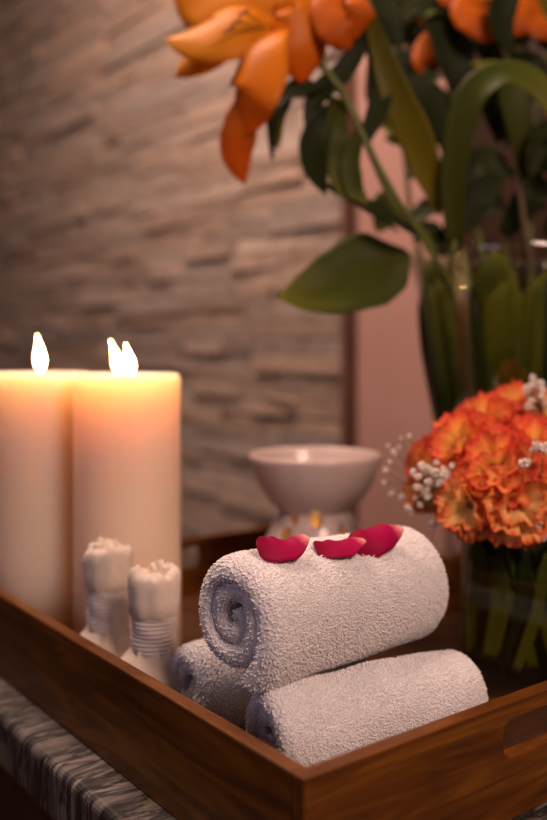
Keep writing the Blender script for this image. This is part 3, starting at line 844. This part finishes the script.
def lily_flower(t, c, petals, mat, rad=1.0):
    for k, (pts, wd, fc, m) in enumerate(petals):
        blade('petal', pts, wd, fc, m or mat, t, thick=.09, tab=[(0, .3), (.15, .55), (.4, .95), (.6, 1), (.8, .78), (.93, .42), (1, .04)], cup=-.13, ruf=.035, seed=k)
def lily(label, foot, route, leaves, petals, mat=M_lily, stamens=None, thick=.38, stem_mat=M_stem):
    p0 = Vector(foot); t = empty('lily_stem', p0, label, 'flower', 'orange lilies and greenery in the tall vase')
    if route: mesh('stem', *tube_geo([p0]+route, thick, 8), stem_mat, t)
    for k, (pts, wd, fc, m) in enumerate(leaves):
        blade('leaf', pts, wd, fc, m, t, thick=.06, cup=.10, ruf=.02, seed=k, tab=LEAFW if wd > 3.2 else BLADEW)
    lily_flower(t, None, petals, mat)
    if stamens:
        c, tips = stamens
        for q in tips:
            st = mesh('stamen', *tube_geo([c, (c+q)/2+Vector((0, -.2, .2)), q], .08, 5), M_leafY, t)
            d = Vector((.5, 0, .3)); mesh('anther', *tube_geo([q-d, q, q+d], lambda s: .16-.1*abs(s-.5), 6), M_anther, st)
F0 = (0, -1, .15)
def bp(dx, dy, z=2.6): return bc+Vector((dx, dy, z))
# the front lily, open, seen from its side, at the upper left
Z1 = 87
c1 = P(270, 36, Z1)
lily('orange lily with open recurved petals, top left of the arrangement',
     bp(-2.5, -1.5), [bp(-4.5, -3, 22), bp(-9.2, -4.2, 38), P(395, 205, 88), P(352, 110, 87.5), P(318, 62, 88), P(283, 35, 88.5)],
     [([P(408, 252, 89), P(376, 268, 88), P(332, 288, 87), P(277, 298, 86)], 8.6, (-.1, -1, .45), M_leaf),
      ([P(336, 100, 87.5), P(318, 130, 86.5), P(316, 165, 86), P(326, 195, 86)], 3.4, (-.6, -1, .1), M_leafD),
      ([P(338, 98, 87.5), P(336, 130, 86), P(334, 160, 86), P(344, 200, 86)], 2.6, (.2, -1, .1), M_leaf),
      ([P(325, 85, 88), P(298, 92, 87), P(276, 108, 86), P(272, 162, 86)], 1.9, (-.8, -1, .1), M_leafD),
      ([P(312, 82, 88), P(292, 88, 88), P(278, 120, 88), P(278, 150, 88)], 1.6, (-.2, -1, .2), M_leaf),
      ([P(352, 110, 88), P(320, 96, 89), P(296, 96, 89), P(278, 102, 89)], 1.4, (0, -1, .8), M_leaf)],
     [([P(280, 42, Z1), P(250, 22, Z1-2), P(215, 34, Z1-3), P(166, 38, Z1-1)], 6.2, (.1, -1, .5), M_lilyY),
      ([P(275, 40, Z1), P(235, 38, Z1-1), P(205, 54, Z1), P(176, 78, Z1)], 3.6, (.1, -1, .2), M_lilyY),
      ([P(284, 28, Z1), P(264, 44, Z1-4), P(252, 84, Z1-5.4), P(248, 104, Z1-4.6), P(246, 136, Z1-3)], 6.2, (-.5, -1, .45), None),
      ([P(262, 70, Z1-1), P(248, 100, Z1-3), P(238, 130, Z1-3), P(236, 155, Z1-2), P(244, 184, Z1-1)], 3.6, (-.2, -1, .1), M_lily2),
      ([P(280, 36, Z1), P(240, 10, Z1), P(212, -12, Z1+1), P(196, -40, Z1+2)], 8.6, (.2, -1, .2), M_lilyY),
      ([P(276, 40, Z1+1), P(280, 5, Z1+1), P(285, -35, Z1+2), P(295, -60, Z1+3)], 8.5, (.1, -1, 0), M_lilyY),
      ([P(282, 24, Z1), P(300, 5, Z1-1), P(303, 45, Z1-1), P(300, 84, Z1)], 5.6, (.3, -1, .2), None)],
     stamens=(c1, [P(236, 22, Z1-5), P(228, 30, Z1-5), P(244, 12, Z1-5)]))
c2 = P(345, -14, 88)
lily('orange lily hanging in at the top, just right of the open one',
     bp(-1.5, -2.5), [bp(-3.2, -3.2, 24), bp(-7.0, -3.5, 41), P(424, 180, 91), P(395, 90, 90), P(370, 10, 90), P(352, -30, 89)],
     [([P(440, 215, 90), P(420, 150, 89), P(392, 85, 88), P(362, -8, 88)], 3.6, (-.3, -1, .2), M_leafY),
      ([P(372, 20, 89), P(345, 70, 88), P(318, 95, 88), P(306, 132, 88)], 2.4, (0, -1, .2), M_leafD),
      ([P(398, 232, 90), P(368, 212, 89), P(340, 195, 88), P(318, 178, 88)], 1.8, (0, -.6, 1), M_leafD)],
     [([c2, P(330, 5, 86), P(340, 28, 85), P(349, 50, 86)], 4.4, (.0, -1, .2), M_lily2),
      ([c2, P(322, -2, 87), P(305, 0, 87), P(298, 25, 87)], 2.6, (-.4, -1, .3), None),
      ([c2, P(360, 0, 86), P(362, 12, 85), P(352, 40, 86)], 3.2, (.4, -1, .1), M_lily2),
      ([c2, P(350, -40, 89), P(345, -70, 90)], 5, (0, -1, .1), None)])
c3 = P(440, 28, 104)
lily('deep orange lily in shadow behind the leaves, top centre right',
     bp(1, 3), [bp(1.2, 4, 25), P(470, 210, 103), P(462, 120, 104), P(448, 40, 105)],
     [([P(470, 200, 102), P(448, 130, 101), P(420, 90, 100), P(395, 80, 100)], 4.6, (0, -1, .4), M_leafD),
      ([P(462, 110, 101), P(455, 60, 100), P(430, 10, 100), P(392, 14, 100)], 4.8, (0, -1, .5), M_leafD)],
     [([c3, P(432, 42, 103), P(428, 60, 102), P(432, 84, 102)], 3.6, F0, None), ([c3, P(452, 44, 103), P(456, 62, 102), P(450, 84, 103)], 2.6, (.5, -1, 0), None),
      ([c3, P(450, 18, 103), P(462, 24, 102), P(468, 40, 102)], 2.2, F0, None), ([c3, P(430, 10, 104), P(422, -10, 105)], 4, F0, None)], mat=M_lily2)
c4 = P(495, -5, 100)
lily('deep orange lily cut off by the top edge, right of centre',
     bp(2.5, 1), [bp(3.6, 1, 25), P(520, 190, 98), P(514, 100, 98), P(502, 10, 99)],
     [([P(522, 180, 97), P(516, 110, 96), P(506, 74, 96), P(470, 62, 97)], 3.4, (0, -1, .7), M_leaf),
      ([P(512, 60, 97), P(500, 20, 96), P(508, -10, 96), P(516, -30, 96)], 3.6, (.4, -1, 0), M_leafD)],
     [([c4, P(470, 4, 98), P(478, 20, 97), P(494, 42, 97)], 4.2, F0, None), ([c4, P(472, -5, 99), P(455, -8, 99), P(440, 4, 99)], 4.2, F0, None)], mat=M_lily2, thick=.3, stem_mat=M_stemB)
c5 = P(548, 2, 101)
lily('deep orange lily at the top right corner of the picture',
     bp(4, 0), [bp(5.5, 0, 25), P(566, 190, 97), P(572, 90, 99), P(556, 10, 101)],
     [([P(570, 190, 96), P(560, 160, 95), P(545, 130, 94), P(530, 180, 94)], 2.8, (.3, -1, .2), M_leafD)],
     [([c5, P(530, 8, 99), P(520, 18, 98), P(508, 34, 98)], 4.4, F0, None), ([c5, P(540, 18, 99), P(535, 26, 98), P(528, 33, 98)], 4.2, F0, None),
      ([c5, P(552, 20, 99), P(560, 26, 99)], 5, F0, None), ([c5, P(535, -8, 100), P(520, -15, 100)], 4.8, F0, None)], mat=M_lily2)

# leafy stems without flowers that fill the arrangement
def foliage(label, foot, route, leaves, m=M_stem, thick=.35):
    p0 = Vector(foot); t = empty('leafy_stem', p0, label, 'leaves', 'orange lilies and greenery in the tall vase')
    mesh('stem', *tube_geo([p0]+route, thick, 8), m, t)
    for k, (pts, wd, fc, mm) in enumerate(leaves): blade('leaf', pts, wd, fc, mm, t, thick=.06, cup=.10, ruf=.02, seed=k+60, tab=LEAFW if wd > 4.5 else BLADEW)
foliage('long strap leaf arching up out of the vase and over to the right edge',
        bp(-.5, -3), [bp(-1.5, -4, 20), P(452, 300, 90), P(455, 240, 89)],
        [([P(455, 250, 89), P(454, 170, 88), P(470, 100, 87), P(505, 74, 86), P(540, 88, 85), P(562, 130, 84)], 3.4, (-.2, -1, .5), M_leaf)], thick=.3)
foliage('stem crossing to the left inside the rim of the tall vase with dark narrow leaves',
        bp(2, -2), [P(500, 380, 92), P(455, 290, 89), P(420, 235, 87), P(398, 200, 86), P(365, 140, 86), P(340, 85, 86)],
        [([P(420, 238, 87), P(392, 220, 86), P(368, 205, 86), P(345, 196, 86)], 2.0, (0, -.7, 1), M_leafD),
         ([P(365, 140, 86), P(380, 100, 88), P(378, 60, 89), P(366, 20, 89)], 2.6, (0, -1, 0), M_leafD),
         ([P(360, 130, 86), P(350, 160, 86), P(354, 190, 86), P(368, 205, 86)], 2.2, (0, -1, .2), M_leaf)], thick=.28)
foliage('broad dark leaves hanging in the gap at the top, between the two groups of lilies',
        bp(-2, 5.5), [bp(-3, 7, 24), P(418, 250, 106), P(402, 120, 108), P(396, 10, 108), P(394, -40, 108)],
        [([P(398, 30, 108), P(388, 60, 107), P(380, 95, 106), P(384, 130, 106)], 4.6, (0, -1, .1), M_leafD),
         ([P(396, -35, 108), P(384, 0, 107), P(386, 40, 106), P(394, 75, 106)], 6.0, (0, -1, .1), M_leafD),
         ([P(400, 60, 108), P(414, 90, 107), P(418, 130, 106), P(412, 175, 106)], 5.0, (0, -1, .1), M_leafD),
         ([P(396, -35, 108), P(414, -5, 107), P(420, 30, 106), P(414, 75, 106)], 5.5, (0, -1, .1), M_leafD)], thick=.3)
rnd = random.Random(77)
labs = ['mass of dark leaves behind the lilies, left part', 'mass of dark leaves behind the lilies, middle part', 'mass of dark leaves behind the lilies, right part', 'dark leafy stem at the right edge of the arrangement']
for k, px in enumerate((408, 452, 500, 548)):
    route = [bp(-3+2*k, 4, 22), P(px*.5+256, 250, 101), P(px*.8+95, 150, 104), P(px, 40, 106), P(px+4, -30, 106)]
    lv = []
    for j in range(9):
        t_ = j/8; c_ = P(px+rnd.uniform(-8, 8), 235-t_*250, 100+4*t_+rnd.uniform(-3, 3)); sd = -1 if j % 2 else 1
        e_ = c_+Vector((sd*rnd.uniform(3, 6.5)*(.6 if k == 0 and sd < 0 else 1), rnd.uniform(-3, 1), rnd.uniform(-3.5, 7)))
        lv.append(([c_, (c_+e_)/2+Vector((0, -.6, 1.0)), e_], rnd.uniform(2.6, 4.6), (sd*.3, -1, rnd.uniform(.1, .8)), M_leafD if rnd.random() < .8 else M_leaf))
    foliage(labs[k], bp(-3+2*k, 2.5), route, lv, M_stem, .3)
# leaves pushed down inside the glass
def vase_leaves():
    t = empty('leaf_lining', bc+Vector((0, 0, 2.2)), 'broad green leaves lining the inside of the tall glass vase', 'leaves', 'orange lilies and greenery in the tall vase')
    rnd = random.Random(21)
    for k in range(32):
        a = math.pi*(.55+1.55*k/31)
        m = [M_leaf, M_leafV, M_leaf, M_leafD, M_leafV][k % 5]
        h = rnd.uniform(34, 37.6)
        sl = rnd.uniform(-.25, .25)
        def q(f, rr): return bc+Vector((rr*math.cos(a+sl*f), rr*math.sin(a+sl*f), 2.4+(h-2.4)*f))
        blade('leaf', [q(0, 4.6), q(.25, 5.6), q(.5, 7.2), q(.78, 8.9), q(1, 9.7)], rnd.uniform(3.6, 6.4) if k % 5 != 4 else 1.5, (math.cos(a), math.sin(a), .1), m, t, thick=.05, tab=[(0, .6), (.3, 1), (.8, .98), (.95, .7), (1, .1)], seed=k, nl=16, nw=4, cup=-.05)
    for k in range(7):
        a = k*.9
        blade('leaf', [bc+Vector((2*math.cos(a), 2*math.sin(a), 2.6)), bc+Vector((3.2*math.cos(a), 3.2*math.sin(a), 18)), bc+Vector((4.5*math.cos(a), 4.5*math.sin(a), 34))], 7.5, (0, -1, .1), M_leafD, t, thick=.05, tab=BLADEW, seed=k, nl=12, nw=4, cup=.02)
vase_leaves()
